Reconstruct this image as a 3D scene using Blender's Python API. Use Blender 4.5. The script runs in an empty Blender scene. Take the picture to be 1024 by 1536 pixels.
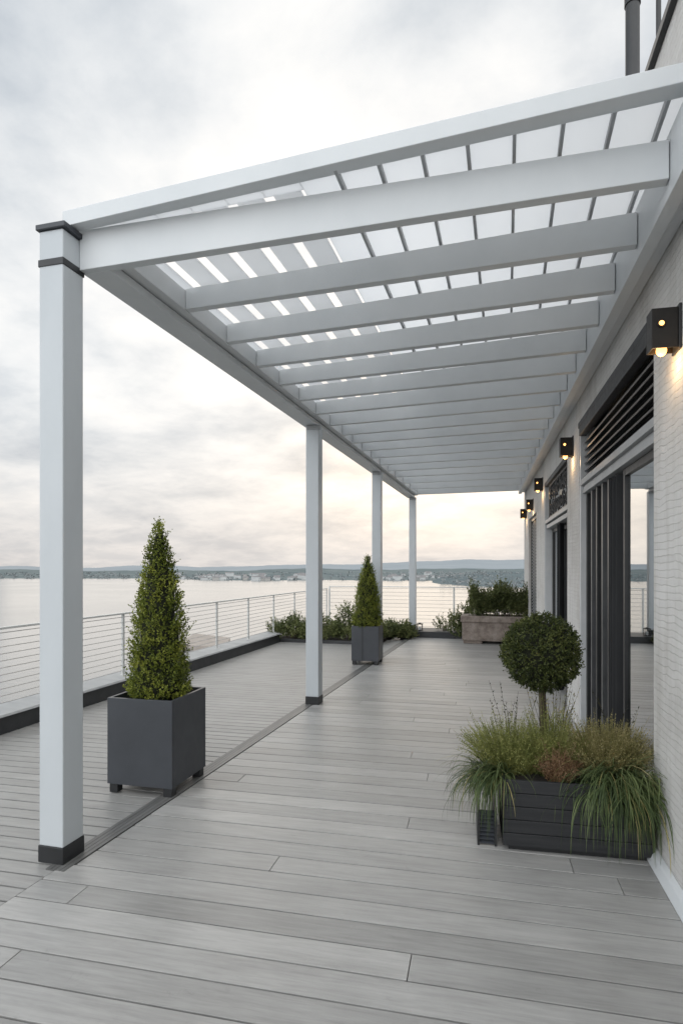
import bpy, bmesh, math, random
from mathutils import Vector, Matrix, Euler
random.seed(7)
R = math.radians
scene = bpy.context.scene
C = scene.collection
TH = R(15.3); cs, sn = math.cos(TH), math.sin(TH)
F = 906.0; HC = 1.5
def at(px, d, z=0.0):
    u = (px-512)/F*d
    return Vector((u*cs-d*sn, u*sn+d*cs, z))

# ------------------------------------------------------------------ materials
def newmat(name):
    m = bpy.data.materials.new(name); m.use_nodes = True
    nt = m.node_tree; b = nt.nodes['Principled BSDF']
    return m, nt, b
def nd(nt, t, **kw):
    n = nt.nodes.new(t)
    for k, v in kw.items():
        if k in n.inputs: n.inputs[k].default_value = v
        else: setattr(n, k, v)
    return n
def lk(nt, a, b): nt.links.new(a, b)
def ramp(nt, pts):
    r = nt.nodes.new('ShaderNodeValToRGB')
    e = r.color_ramp.elements
    while len(e) < len(pts): e.new(0.5)
    for i, (p, c) in enumerate(pts):
        e[i].position = p; e[i].color = (c[0], c[1], c[2], 1)
    return r
def coords(nt, scale=(1,1,1), kind='Object'):
    t = nt.nodes.new('ShaderNodeTexCoord'); m = nt.nodes.new('ShaderNodeMapping')
    m.inputs['Scale'].default_value = scale
    lk(nt, t.outputs[kind], m.inputs['Vector']); return m.outputs['Vector']
def bump(nt, b, h, strength=0.3, dist=0.01):
    n = nt.nodes.new('ShaderNodeBump'); n.inputs['Strength'].default_value = strength
    n.inputs['Distance'].default_value = dist
    lk(nt, h, n.inputs['Height']); lk(nt, n.outputs['Normal'], b.inputs['Normal'])

def paint(name, c0, c1, rough=0.45, scale=(3,3,3), metal=0.0, bmp=0.03):
    m, nt, b = newmat(name)
    v = coords(nt, scale)
    n = nd(nt, 'ShaderNodeTexNoise', Scale=1.7, Detail=7, Roughness=0.6); lk(nt, v, n.inputs['Vector'])
    r = ramp(nt, [(0.3, c0), (0.7, c1)]); lk(nt, n.outputs['Fac'], r.inputs['Fac'])
    lk(nt, r.outputs['Color'], b.inputs['Base Color'])
    n2 = nd(nt, 'ShaderNodeTexNoise', Scale=9, Detail=4); lk(nt, v, n2.inputs['Vector'])
    mr = nd(nt, 'ShaderNodeMapRange'); mr.inputs['To Min'].default_value = rough-0.08; mr.inputs['To Max'].default_value = rough+0.1
    lk(nt, n2.outputs['Fac'], mr.inputs['Value']); lk(nt, mr.outputs['Result'], b.inputs['Roughness'])
    b.inputs['Metallic'].default_value = metal
    n3 = nd(nt, 'ShaderNodeTexNoise', Scale=60, Detail=3); lk(nt, v, n3.inputs['Vector'])
    if bmp: bump(nt, b, n3.outputs['Fac'], bmp, 0.004)
    return m

M = {}
M['white'] = paint('white_powder_coat', (.57,.595,.61), (.645,.665,.675), .42, (1.2,1.2,.8))
M['dimmed_post_paint'] = paint('white_powder_coat_dimmed', (.45,.48,.50), (.52,.55,.57), .4, (1.2,1.2,.5))  # same paint as the rafters, darkened in colour to dim the light on posts
M['rib'] = paint('grey_rib', (.36,.37,.38), (.42,.43,.44), .5)
M['grey_trim'] = paint('grey_aluminium', (.30,.31,.32), (.37,.38,.385), .45)
M['pale_frame'] = paint('pale_frame', (.50,.52,.53), (.58,.59,.60), .45)
M['black'] = paint('black_metal', (.012,.013,.014), (.022,.023,.025), .42)
M['anthracite'] = paint('anthracite_planter', (.035,.039,.046), (.05,.055,.064), .42, (2,2,2))
M['anthracite_slat'] = paint('anthracite_wood', (.012,.013,.015), (.024,.025,.027), .6, (1.5,8,30), bmp=.12)
M['bronze'] = paint('dark_bronze', (.012,.011,.010), (.028,.024,.02), .4, (5,5,5), .3)
M['kerb_dark'] = paint('dark_kerb', (.022,.024,.026), (.04,.042,.045), .5, (1,3,3))
M['kerb_top'] = paint('grey_kerb_top', (.30,.31,.32), (.42,.43,.43), .55, (1,3,3))
M['slat'] = paint('dark_grey_aluminium', (.05,.052,.055), (.075,.077,.08), .4)
M['steel'] = paint('pale_steel', (.52,.53,.52), (.62,.62,.60), .4, metal=.15)
M['cable'] = paint('steel_cable', (.42,.415,.40), (.50,.49,.475), .4, metal=.3)
M['curtain'] = paint('dark_curtain', (.006,.007,.008), (.012,.013,.015), .8, (2,2,.4))
M['interior'] = paint('dark_interior', (.03,.03,.03), (.05,.05,.048), .8)
M['bark'] = paint('bark', (.05,.038,.028), (.13,.10,.075), .85, (10,10,3), bmp=.5)
M['soil'] = paint('soil', (.012,.009,.007), (.035,.027,.02), .95, (14,14,14), bmp=.8)

def mk_stucco():
    m, nt, b = newmat('white_painted_thin_brick')
    v = coords(nt, (1, 1, 1))
    n0 = nd(nt, 'ShaderNodeTexNoise', Scale=5, Detail=5, Roughness=.6); lk(nt, v, n0.inputs['Vector'])
    wob = nd(nt, 'ShaderNodeVectorMath', operation='SCALE'); lk(nt, n0.outputs['Color'], wob.inputs[0]); wob.inputs['Scale'].default_value = .06
    ad0 = nd(nt, 'ShaderNodeVectorMath', operation='ADD'); lk(nt, v, ad0.inputs[0]); lk(nt, wob.outputs['Vector'], ad0.inputs[1])
    sp = nt.nodes.new('ShaderNodeSeparateXYZ'); lk(nt, ad0.outputs['Vector'], sp.inputs[0])
    cb = nt.nodes.new('ShaderNodeCombineXYZ'); lk(nt, sp.outputs['Y'], cb.inputs[0]); lk(nt, sp.outputs['Z'], cb.inputs[1])
    br = nt.nodes.new('ShaderNodeTexBrick'); lk(nt, cb.outputs[0], br.inputs['Vector'])
    br.inputs['Scale'].default_value = 1; br.inputs['Brick Width'].default_value = .26; br.inputs['Row Height'].default_value = .036
    br.inputs['Mortar Size'].default_value = .0032; br.inputs['Mortar Smooth'].default_value = .7; br.inputs['Bias'].default_value = 0
    br.inputs['Color1'].default_value = (.88,.88,.88,1); br.inputs['Color2'].default_value = (1,1,1,1); br.inputs['Mortar'].default_value = (.74,.73,.72,1)
    n2 = nd(nt, 'ShaderNodeTexNoise', Scale=38, Detail=7, Roughness=.72); lk(nt, v, n2.inputs['Vector'])
    n3 = nd(nt, 'ShaderNodeTexNoise', Scale=1.0, Detail=7, Roughness=.65); lk(nt, v, n3.inputs['Vector'])
    mps = nt.nodes.new('ShaderNodeMapping'); mps.inputs['Scale'].default_value = (3, 3, .35); lk(nt, v, mps.inputs['Vector'])
    n5 = nd(nt, 'ShaderNodeTexNoise', Scale=2.2, Detail=6, Roughness=.7); lk(nt, mps.outputs['Vector'], n5.inputs['Vector'])
    h1 = nd(nt, 'ShaderNodeMath', operation='MULTIPLY_ADD'); lk(nt, br.outputs['Fac'], h1.inputs[0]); h1.inputs[1].default_value = -.42; lk(nt, n2.outputs['Fac'], h1.inputs[2])
    bump(nt, b, h1.outputs['Value'], .7, .011)
    rc = ramp(nt, [(.28,(.52,.50,.475)), (.5,(.63,.62,.60)), (.72,(.68,.675,.66))]); lk(nt, n3.outputs['Fac'], rc.inputs['Fac'])
    rs = ramp(nt, [(.36,(.84,.83,.81)), (.52,(1,1,1))]); lk(nt, n5.outputs['Fac'], rs.inputs['Fac'])
    mx = nd(nt, 'ShaderNodeMix', data_type='RGBA', blend_type='MULTIPLY'); mx.inputs[0].default_value = .5
    lk(nt, rc.outputs['Color'], mx.inputs[6]); lk(nt, br.outputs['Color'], mx.inputs[7])
    mx2 = nd(nt, 'ShaderNodeMix', data_type='RGBA', blend_type='MULTIPLY'); mx2.inputs[0].default_value = .7
    lk(nt, mx.outputs[2], mx2.inputs[6]); lk(nt, rs.outputs['Color'], mx2.inputs[7])
    lk(nt, mx2.outputs[2], b.inputs['Base Color']); b.inputs['Roughness'].default_value = .85
    return m
M['stucco'] = mk_stucco()

def mk_board(name, tones, rough=.42, grain=(2.2, 26, 26), spec=.5):
    m, nt, b = newmat(name)
    v = coords(nt, (1,1,1))
    g = nt.nodes.new('ShaderNodeNewGeometry')
    # shift the grain on every board
    off = nd(nt, 'ShaderNodeVectorMath', operation='SCALE'); off.inputs[0].default_value = (13, 7, 5); lk(nt, g.outputs['Random Per Island'], off.inputs['Scale'])
    ad = nd(nt, 'ShaderNodeVectorMath', operation='ADD'); lk(nt, v, ad.inputs[0]); lk(nt, off.outputs['Vector'], ad.inputs[1])
    mp = nt.nodes.new('ShaderNodeMapping'); mp.inputs['Scale'].default_value = grain; lk(nt, ad.outputs['Vector'], mp.inputs['Vector'])
    n1 = nd(nt, 'ShaderNodeTexNoise', Scale=1.6, Detail=9, Roughness=.7, Distortion=.3); lk(nt, mp.outputs['Vector'], n1.inputs['Vector'])
    n2 = nd(nt, 'ShaderNodeTexNoise', Scale=2.4, Detail=6, Roughness=.6); lk(nt, ad.outputs['Vector'], n2.inputs['Vector'])
    n4 = nd(nt, 'ShaderNodeTexNoise', Scale=.55, Detail=4, Roughness=.6); lk(nt, v, n4.inputs['Vector'])
    r = ramp(nt, [(0., tones[0]), (.35, tones[1]), (.7, tones[2]), (1., tones[3])]); lk(nt, g.outputs['Random Per Island'], r.inputs['Fac'])
    def mul(col, fac_out, lo, hi):
        mr = nd(nt, 'ShaderNodeMapRange'); mr.inputs['From Min'].default_value=.3; mr.inputs['From Max'].default_value=.7
        mr.inputs['To Min'].default_value=lo; mr.inputs['To Max'].default_value=hi; lk(nt, fac_out, mr.inputs['Value'])
        mx = nd(nt, 'ShaderNodeVectorMath', operation='SCALE'); lk(nt, col, mx.inputs[0]); lk(nt, mr.outputs['Result'], mx.inputs['Scale'])
        return mx.outputs['Vector']
    c = mul(r.outputs['Color'], n1.outputs['Fac'], .80, 1.16)
    c = mul(c, n2.outputs['Fac'], .90, 1.08)
    c = mul(c, n4.outputs['Fac'], .88, 1.08)
    n6 = nd(nt, 'ShaderNodeTexNoise', Scale=7, Detail=10, Roughness=.75, Distortion=1.2); lk(nt, v, n6.inputs['Vector'])
    mr6 = nd(nt, 'ShaderNodeMapRange'); mr6.inputs['From Min'].default_value=.60; mr6.inputs['From Max'].default_value=.74; mr6.inputs['To Min'].default_value=1.0; mr6.inputs['To Max'].default_value=.80
    lk(nt, n6.outputs['Fac'], mr6.inputs['Value'])
    sc6 = nd(nt, 'ShaderNodeVectorMath', operation='SCALE'); lk(nt, c, sc6.inputs[0]); lk(nt, mr6.outputs['Result'], sc6.inputs['Scale']); c = sc6.outputs['Vector']
    lk(nt, c, b.inputs['Base Color'])
    mr = nd(nt, 'ShaderNodeMapRange'); mr.inputs['To Min'].default_value=rough-.1; mr.inputs['To Max'].default_value=rough+.16
    lk(nt, n2.outputs['Fac'], mr.inputs['Value']); lk(nt, mr.outputs['Result'], b.inputs['Roughness'])
    b.inputs['Specular IOR Level'].default_value = spec
    bump(nt, b, n1.outputs['Fac'], .22, .004)
    return m
M['board'] = mk_board('grey_composite_board', [(.29,.285,.275), (.335,.33,.32), (.355,.349,.338), (.41,.403,.39)], .38)
M['board_side'] = mk_board('grey_deck_board', [(.27,.266,.257), (.285,.281,.272), (.295,.291,.281), (.31,.305,.295)], .4)
M['strip'] = mk_board('dark_strip', [(.10,.10,.10), (.13,.13,.128), (.14,.14,.136), (.16,.16,.155)], .4, (26,2.2,26))

def mk_stone():
    m, nt, b = newmat('weathered_stone_trough')
    v = coords(nt, (1,1,1))
    n1 = nd(nt,'ShaderNodeTexNoise', Scale=7, Detail=10, Roughness=.72); lk(nt, v, n1.inputs['Vector'])
    r = ramp(nt, [(.3,(.13,.10,.085)), (.5,(.27,.225,.195)), (.7,(.38,.33,.29))]); lk(nt, n1.outputs['Fac'], r.inputs['Fac'])
    lk(nt, r.outputs['Color'], b.inputs['Base Color']); b.inputs['Roughness'].default_value=.9
    bump(nt, b, n1.outputs['Fac'], .8, .02); return m
M['stone'] = mk_stone()

def mk_panel(name='frosted_roof_panel', tl=.86):
    m, nt, b = newmat(name)
    out = nt.nodes['Material Output']
    v = coords(nt, (.8,.3,1))
    n1 = nd(nt,'ShaderNodeTexNoise', Scale=2, Detail=5); lk(nt, v, n1.inputs['Vector'])
    r = ramp(nt, [(.3,(.80,.81,.82)), (.7,(.87,.875,.88))]); lk(nt, n1.outputs['Fac'], r.inputs['Fac'])
    lk(nt, r.outputs['Color'], b.inputs['Base Color']); b.inputs['Roughness'].default_value=.5
    t = nt.nodes.new('ShaderNodeBsdfTranslucent'); lk(nt, r.outputs['Color'], t.inputs['Color'])
    mx = nt.nodes.new('ShaderNodeMixShader'); mx.inputs[0].default_value=tl
    lk(nt, b.outputs[0], mx.inputs[1]); lk(nt, t.outputs[0], mx.inputs[2]); lk(nt, mx.outputs[0], out.inputs[0])
    return m
M['panel'] = mk_panel(); M['louvre'] = mk_panel('white_roof_louvre', .62)

def mk_glass():
    m, nt, b = newmat('window_glass'); out = nt.nodes['Material Output']
    nt.nodes.remove(b)
    tr = nt.nodes.new('ShaderNodeBsdfTransparent'); tr.inputs[0].default_value=(.55,.58,.58,1)
    gl = nt.nodes.new('ShaderNodeBsdfGlossy'); gl.inputs['Roughness'].default_value=.015; gl.inputs[0].default_value=(.95,.97,.98,1)
    v = coords(nt,(1,1,1)); n1 = nd(nt,'ShaderNodeTexNoise', Scale=1.3, Detail=1); lk(nt, v, n1.inputs['Vector'])
    bm = nt.nodes.new('ShaderNodeBump'); bm.inputs['Strength'].default_value=.02; bm.inputs['Distance'].default_value=.02; lk(nt, n1.outputs['Fac'], bm.inputs['Height'])
    lk(nt, bm.outputs[0], gl.inputs['Normal'])
    fr = nt.nodes.new('ShaderNodeFresnel'); fr.inputs['IOR'].default_value=2.1
    mx = nt.nodes.new('ShaderNodeMixShader'); fm = nd(nt,'ShaderNodeMath', operation='MULTIPLY_ADD', use_clamp=True); lk(nt, fr.outputs[0], fm.inputs[0]); fm.inputs[1].default_value=.75; fm.inputs[2].default_value=.38; lk(nt, fm.outputs[0], mx.inputs[0]); lk(nt, tr.outputs[0], mx.inputs[1]); lk(nt, gl.outputs[0], mx.inputs[2])
    lk(nt, mx.outputs[0], out.inputs[0]); return m
M['glass'] = mk_glass()

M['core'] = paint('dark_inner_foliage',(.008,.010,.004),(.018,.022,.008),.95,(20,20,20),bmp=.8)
def mk_leaf(name, dark, mid, light, nscale=6, transl=.25):
    m, nt, b = newmat(name); out = nt.nodes['Material Output']
    g = nt.nodes.new('ShaderNodeNewGeometry')
    v = coords(nt,(1,1,1)); n1 = nd(nt,'ShaderNodeTexNoise', Scale=nscale, Detail=4); lk(nt, v, n1.inputs['Vector'])
    ma = nd(nt,'ShaderNodeMath', operation='MULTIPLY_ADD'); lk(nt, g.outputs['Random Per Island'], ma.inputs[0]); ma.inputs[1].default_value=.5
    mb = nd(nt,'ShaderNodeMath', operation='MULTIPLY_ADD'); lk(nt, n1.outputs['Fac'], mb.inputs[0]); mb.inputs[1].default_value=1.4; mb.inputs[2].default_value=-.45
    lk(nt, mb.outputs[0], ma.inputs[2])
    r = ramp(nt, [(.1,dark), (.5,mid), (.95,light)]); lk(nt, ma.outputs[0], r.inputs['Fac'])
    lk(nt, r.outputs['Color'], b.inputs['Base Color']); b.inputs['Roughness'].default_value=.5; b.inputs['Specular IOR Level'].default_value=.3
    t = nt.nodes.new('ShaderNodeBsdfTranslucent'); lk(nt, r.outputs['Color'], t.inputs['Color'])
    mx = nt.nodes.new('ShaderNodeMixShader'); mx.inputs[0].default_value=transl
    lk(nt, b.outputs[0], mx.inputs[1]); lk(nt, t.outputs[0], mx.inputs[2]); lk(nt, mx.outputs[0], out.inputs[0])
    return m
M['cypress'] = mk_leaf('cypress_leaf', (.028,.044,.008), (.15,.185,.027), (.38,.39,.07), 7)
M['box'] = mk_leaf('box_leaf', (.016,.024,.009), (.05,.065,.02), (.12,.135,.045), 9)
M['grass'] = mk_leaf('grass_blade', (.03,.05,.02), (.085,.12,.045), (.21,.25,.10), 6)
M['olive'] = mk_leaf('olive_feather', (.10,.12,.035), (.22,.24,.07), (.42,.41,.15), 10)
M['box'] = mk_leaf('box_leaf', (.016,.024,.009), (.055,.072,.02), (.16,.175,.055), 9)
M['rust'] = mk_leaf('rust_feather', (.12,.07,.035), (.27,.16,.09), (.42,.30,.18), 12)
M['brown'] = mk_leaf('brown_feather', (.12,.12,.045), (.28,.25,.10), (.50,.43,.22), 10)
M['twig'] = mk_leaf('dark_twig', (.02,.02,.012), (.05,.05,.028), (.10,.09,.05), 12)
M['shrub'] = mk_leaf('shrub_leaf', (.04,.055,.02), (.115,.14,.05), (.24,.25,.10), 3)
M['wood_far'] = mk_leaf('far_wood', (.17,.195,.20), (.20,.22,.225), (.24,.25,.25), .02, .1)  # leaf tones paled towards grey-blue: distance haze put into the colour

def emit(name, col, s):
    m, nt, b = newmat(name)
    b.inputs['Base Color'].default_value=(*col,1); b.inputs['Emission Color'].default_value=(*col,1); b.inputs['Emission Strength'].default_value=s
    return m
M['bulb'] = emit('warm_bulb', (1,.47,.13), 4)
M['spot'] = emit('spot_bulb', (1,.95,.85), 6)

# ------------------------------------------------------------------ mesh helpers
class MB:
    def __init__(s): s.v=[]; s.f=[]; s.m=[]
    def add(s, vs, fs, mi=0):
        o=len(s.v); s.v += [tuple(p) for p in vs]; s.f += [tuple(i+o for i in f) for f in fs]; s.m += [mi]*len(fs); return s
    def hexa(s, p, mi=0):   # 4 bottom, 4 top, counter-clockwise from above
        return s.add(p, [(3,2,1,0),(4,5,6,7),(0,1,5,4),(1,2,6,5),(2,3,7,6),(3,0,4,7)], mi)
    def box(s, x0,x1,y0,y1,z0,z1, mi=0):
        return s.hexa([(x0,y0,z0),(x1,y0,z0),(x1,y1,z0),(x0,y1,z0),(x0,y0,z1),(x1,y0,z1),(x1,y1,z1),(x0,y1,z1)], mi)
    def rbox(s, c, size, rot, mi=0):
        m = Matrix.Translation(c) @ (rot if isinstance(rot, Matrix) else Euler(rot).to_matrix().to_4x4())
        hx,hy,hz=[k/2 for k in size]
        p=[(-hx,-hy,-hz),(hx,-hy,-hz),(hx,hy,-hz),(-hx,hy,-hz),(-hx,-hy,hz),(hx,-hy,hz),(hx,hy,hz),(-hx,hy,hz)]
        return s.hexa([m@Vector(q) for q in p], mi)
    def tube(s, pts, rad, n=8, mi=0, caps=True):
        pts=[Vector(p) for p in pts]; rings=[]
        o=len(s.v); rr = rad if isinstance(rad,(list,tuple)) else [rad]*len(pts)
        for i,p in enumerate(pts):
            a=pts[max(i-1,0)]; b=pts[min(i+1,len(pts)-1)]; t=(b-a).normalized()
            up=Vector((0,0,1)) if abs(t.z)<.95 else Vector((1,0,0))
            x=t.cross(up).normalized(); y=x.cross(t)
            for k in range(n):
                an=2*math.pi*k/n; s.v.append(tuple(p+(x*math.cos(an)+y*math.sin(an))*rr[i]))
        for i in range(len(pts)-1):
            for k in range(n):
                s.f.append((o+i*n+k, o+i*n+(k+1)%n, o+(i+1)*n+(k+1)%n, o+(i+1)*n+k)); s.m.append(mi)
        if caps:
            s.f.append(tuple(o+k for k in range(n))); s.m.append(mi)
            s.f.append(tuple(o+(len(pts)-1)*n+k for k in reversed(range(n)))); s.m.append(mi)
        return s
    def sphere(s, c, r, nu=14, nv=9, mi=0, sq=(1,1,1)):
        vs=[]; fs=[]
        for j in range(nv+1):
            ph=math.pi*j/nv
            for i in range(nu):
                a=2*math.pi*i/nu
                vs.append((c[0]+r*sq[0]*math.sin(ph)*math.cos(a), c[1]+r*sq[1]*math.sin(ph)*math.sin(a), c[2]+r*sq[2]*math.cos(ph)))
        for j in range(nv):
            for i in range(nu): fs.append((j*nu+i, (j+1)*nu+i, (j+1)*nu+(i+1)%nu, j*nu+(i+1)%nu))
        return s.add(vs, fs, mi)
    def build(s, name, mats, parent=None, bevel=0, smooth=False, label=None):
        me=bpy.data.meshes.new(name); me.from_pydata(s.v,[],s.f); me.update()
        if not isinstance(mats,(list,tuple)): mats=[mats]
        for m in mats: me.materials.append(m)
        if len(mats)>1: me.polygons.foreach_set('material_index', s.m)
        if smooth: me.polygons.foreach_set('use_smooth',[True]*len(me.polygons))
        o=bpy.data.objects.new(name, me); C.objects.link(o)
        if parent: o.parent=parent
        if label: o['label']=label
        if bevel:
            b=o.modifiers.new('bevel','BEVEL'); b.width=bevel; b.segments=2; b.limit_method='ANGLE'; b.angle_limit=R(40)
        return o
def tag(o, label, cat, group=None):
    o['label']=label; o['category']=cat
    if group: o['group']=group
    return o
def thing(name, label, cat, loc=(0,0,0), rz=0, group=None):
    o=bpy.data.objects.new(name,None); C.objects.link(o); o.empty_display_size=.2
    o.location=loc; o.rotation_euler=(0,0,rz); return tag(o,label,cat,group)
def struct(o): o['kind']='structure'; return o
def copy_tree(o, parent=None):
    c=o.copy(); C.objects.link(c); c.parent=parent
    for ch in list(o.children): copy_tree(ch, c)
    return c

WX0 = .870; WA = R(2.25)            # facade line: X = .896 - .0393 Y
def wloc(s, n=0, z=0):              # s along the facade, n outwards
    return Vector((WX0,0,0)) + Matrix.Rotation(WA,3,'Z') @ Vector((-n, s, z))

# ------------------------------------------------------------------ deck
def bound(Y): return -2.15 + .0165*(Y-2.6)     # world X of the line between the two boardings
Rw = Matrix.Rotation(WA,3,'Z'); Ri = Rw.inverted()
def to_local(X,Y):
    p = Ri @ (Vector((X,Y,0))-Vector((WX0,0,0))); return p.x,p.y
def left_local(y, off=0.0):
    # local x of the boundary line at local y
    x0,y0=to_local(bound(-2)+off,-2); x1,y1=to_local(bound(16)+off,16)
    return x0+(x1-x0)*(y-y0)/(y1-y0)
mb=MB(); y=-1.6; row=0; bw=.159
rnd=random.Random(11)
DECK_END=12.72
while y < DECK_END:
    y1=y+bw
    of=.06 if y>2.6 else .0
    xl0=left_local(y+.0025,of); xl1=left_local(y1-.0025,of)
    cuts=[]; x=-3.9+rnd.uniform(.2,4.2)
    while x < .1:
        if x > max(xl0,xl1)+.25: cuts.append(x)
        x += rnd.uniform(3.4,5.6)
    edges=[(xl0,xl1)]+[(c,c) for c in cuts]+[(.16,.16)]
    for a,b in zip(edges[:-1],edges[1:]):
        g=.0015
        dz=rnd.uniform(-.0007,.0007)
        mb.hexa([(a[0]+g,y+.0045,-.025),(b[0]-g,y+.0045,-.025),(b[1]-g,y1-.0045,-.025),(a[1]+g,y1-.0045,-.025),
                 (a[0]+g,y+.0045,dz),(b[0]-g,y+.0045,dz),(b[1]-g,y1-.0045,dz),(a[1]+g,y1-.0045,dz)])
    y=y1; row+=1
dk=mb.build('deck', M['board'], bevel=.0018); dk.location=(WX0,0,0); dk.rotation_euler=(0,0,WA); struct(dk)
mb=MB(); y=-.8; bw=.112
while y < 12.3:
    y1=y+bw
    x0=to_local(-4.36,y)[0]; of=-.055 if y>2.6 else -.005; e0=left_local(y+.0065,of); e1=left_local(y1-.0065,of)
    c=x0+rnd.uniform(.5,1.9)
    for (a0,a1),(b0,b1) in (((x0,x0),(e0,e1)),):
        mb.hexa([(a0+.001,y+.0065,-.03),(b0-.001,y+.0065,-.03),(b1-.001,y1-.0065,-.03),(a1+.001,y1-.0065,-.03),
                 (a0+.001,y+.0065,-.004),(b0-.001,y+.0065,-.004),(b1-.001,y1-.0065,-.004),(a1+.001,y1-.0065,-.004)])
    y=y1
dk=mb.build('deck', M['board_side'], bevel=.002); dk.location=(WX0,0,0); dk.rotation_euler=(0,0,WA); struct(dk)
mb=MB()
for k in range(4):
    a=-.051+k*.027; b=a+.024
    mb.hexa([(bound(2.5)+a,2.5,-.02),(bound(2.5)+b,2.5,-.02),(bound(12.7)+b,12.7,-.02),(bound(12.7)+a,12.7,-.02),
             (bound(2.5)+a,2.5,.003),(bound(2.5)+b,2.5,.003),(bound(12.7)+b,12.7,.003),(bound(12.7)+a,12.7,.003)])
struct(mb.build('deck_joint_strip', M['strip']))
mb=MB(); mb.box(-4.6,3.5,-3,15.2,-.6,-.035)
struct(mb.build('terrace_slab', M['kerb_dark']))

# kerbs
mb=MB(); mb.box(-4.62,-4.36,-1.0,11.28,-.03,.15,0); mb.hexa([(-4.66,-1,.152),(-4.33,-1,.152),(-4.33,11.28,.152),(-4.66,11.28,.152),(-4.66,-1,.20),(-4.34,-1,.175),(-4.34,11.28,.175),(-4.66,11.28,.20)],1)
k=mb.build('edge_kerb',[M['kerb_dark'],M['kerb_top']],bevel=.004); struct(k)
mb=MB(); mb.box(-2.2,.55,12.74,13.0,-.03,.13); mb.box(-2.2,.55,13.003,13.7,-.03,.115)
k=mb.build('edge_kerb',M['kerb_dark'],bevel=.006); struct(k)
mb=MB(); mb.box(-4.62,-2.35,11.30,11.37,-.03,.06); mb.box(-4.6,-2.36,11.372,13.6,-.03,.05,1)
k=mb.build('planting_bed',[M['kerb_dark'],M['soil']],bevel=.004); struct(k)

# ------------------------------------------------------------------ railings
def railing(name,label,A,B,n,top,base):
    A=Vector(A);B=Vector(B); t=thing(name,label,'railing',A)
    D=B-A; L=D.length; d=D.normalized(); rz=Matrix.Rotation(math.atan2(d.y,d.x),4,'Z')
    mb=MB(); mb.rbox(Vector((0,0,top))+D/2,(L,.042,.022),rz); mb.build('top_rail',M['steel'],t,bevel=.004)
    for i in range(n+1):
        p=D*(i/n)
        mb=MB(); mb.rbox(p+Vector((0,0,(top-.012+base)/2)),(.04,.022,top-.012-base-.001),rz); mb.rbox(p+Vector((0,0,base+.005)),(.09,.07,.008),rz)
        mb.build('post',M['steel'],t,bevel=.002)
    nc=11
    for j in range(nc):
        z=base+.06+(top-base-.1)*j/(nc-1)
        mb=MB(); mb.tube([Vector((0,0,z)),D/2+Vector((0,0,z-.004)),D+Vector((0,0,z))],.0042,6); mb.build('cable',M['cable'],t,smooth=True)
    return t
railing('cable_railing','long steel railing with thin horizontal cables along the water side, left of the posts',(-4.5,-1.0,0),(-4.5,15.0,0),13,.93,.18)
railing('cable_railing','far steel cable railing across the end of the terrace behind shrubs and stone trough',(-4.44,15.05,0),(3.0,15.05,0),7,.99,-.05)

# ------------------------------------------------------------------ pergola
pg=thing('pergola','white metal pergola with level rafters and frosted roof panels standing over the deck','pergola')
W=M['white']
def post(x0,x1,y0,y1,zt,first=False,zb=0.0):
    mb=MB(); mb.box(x0,x1,y0,y1,zb+.085,zt); p=mb.build('post',M['dimmed_post_paint'],pg,bevel=.006)
    mb=MB(); mb.box(x0-.004,x1+.004,y0-.004,y1+.004,zb+.001,zb+.086); mb.build('post_base',M['black'],p,bevel=.003)
    if first:
        mb=MB(); mb.box(x0-.004,x1+.004,y0-.004,y1+.004,3.02,3.055); mb.build('band',M['black'],p,bevel=.002)
        mb=MB(); mb.box(x0-.012,x1+.02,y0-.014,y1+.012,zt+.002,zt+.03); mb.build('cap',M['anthracite'],p,bevel=.004)
    else:
        mb=MB(); mb.box(x0+.01,x1+.012,y0-.008,y0+.03,zt-.05,zt-.002); mb.build('bracket',M['grey_trim'],p,bevel=.002)
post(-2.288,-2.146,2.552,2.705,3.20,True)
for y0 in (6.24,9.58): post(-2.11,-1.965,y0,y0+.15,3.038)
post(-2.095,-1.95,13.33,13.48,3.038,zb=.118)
# header along the posts: lower box, groove, upper board
mb=MB(); mb.box(-2.15,-1.985,2.71,13.5,3.04,3.085); mb.box(-2.14,-1.995,2.71,13.5,3.085,3.092,1); mb.box(-2.15,-1.92,2.732,13.5,3.092,3.215)
mb.build('header_beam',[W,M['black']],pg,bevel=.003)
# wall ledger
mb=MB()
a0,a1=wloc(-.5,.13),wloc(-.5,.07); b0,b1=wloc(13.0,.13),wloc(13.0,.07)
c0=wloc(-.5,.002); c1=wloc(13.0,.002)
def ext(q,z): return (q.x,q.y,z)
mb.hexa([ext(a0,3.0),ext(a1,3.0),ext(b1,3.0),ext(b0,3.0),ext(a0,3.26),ext(a1,3.26),ext(b1,3.26),ext(b0,3.26)])
mb.hexa([ext(a1,3.03),ext(c0,3.03),ext(c1,3.03),ext(b1,3.03),ext(a1,3.25),ext(c0,3.25),ext(c1,3.25),ext(b1,3.25)])
mb.build('ledger_beam',W,pg,bevel=.003)
LY=[2.70,3.38,3.95,4.48,4.98,5.50,6.04,6.56,7.08,7.58,8.12,8.70,9.32,9.95,10.66,11.5,12.4,13.35]
RY=[2.72,3.23,3.73,4.22,4.70,5.19,5.70,6.20,6.72,7.22,7.75,8.33,8.95,9.58,10.28,11.1,12.0,12.95]
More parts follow.
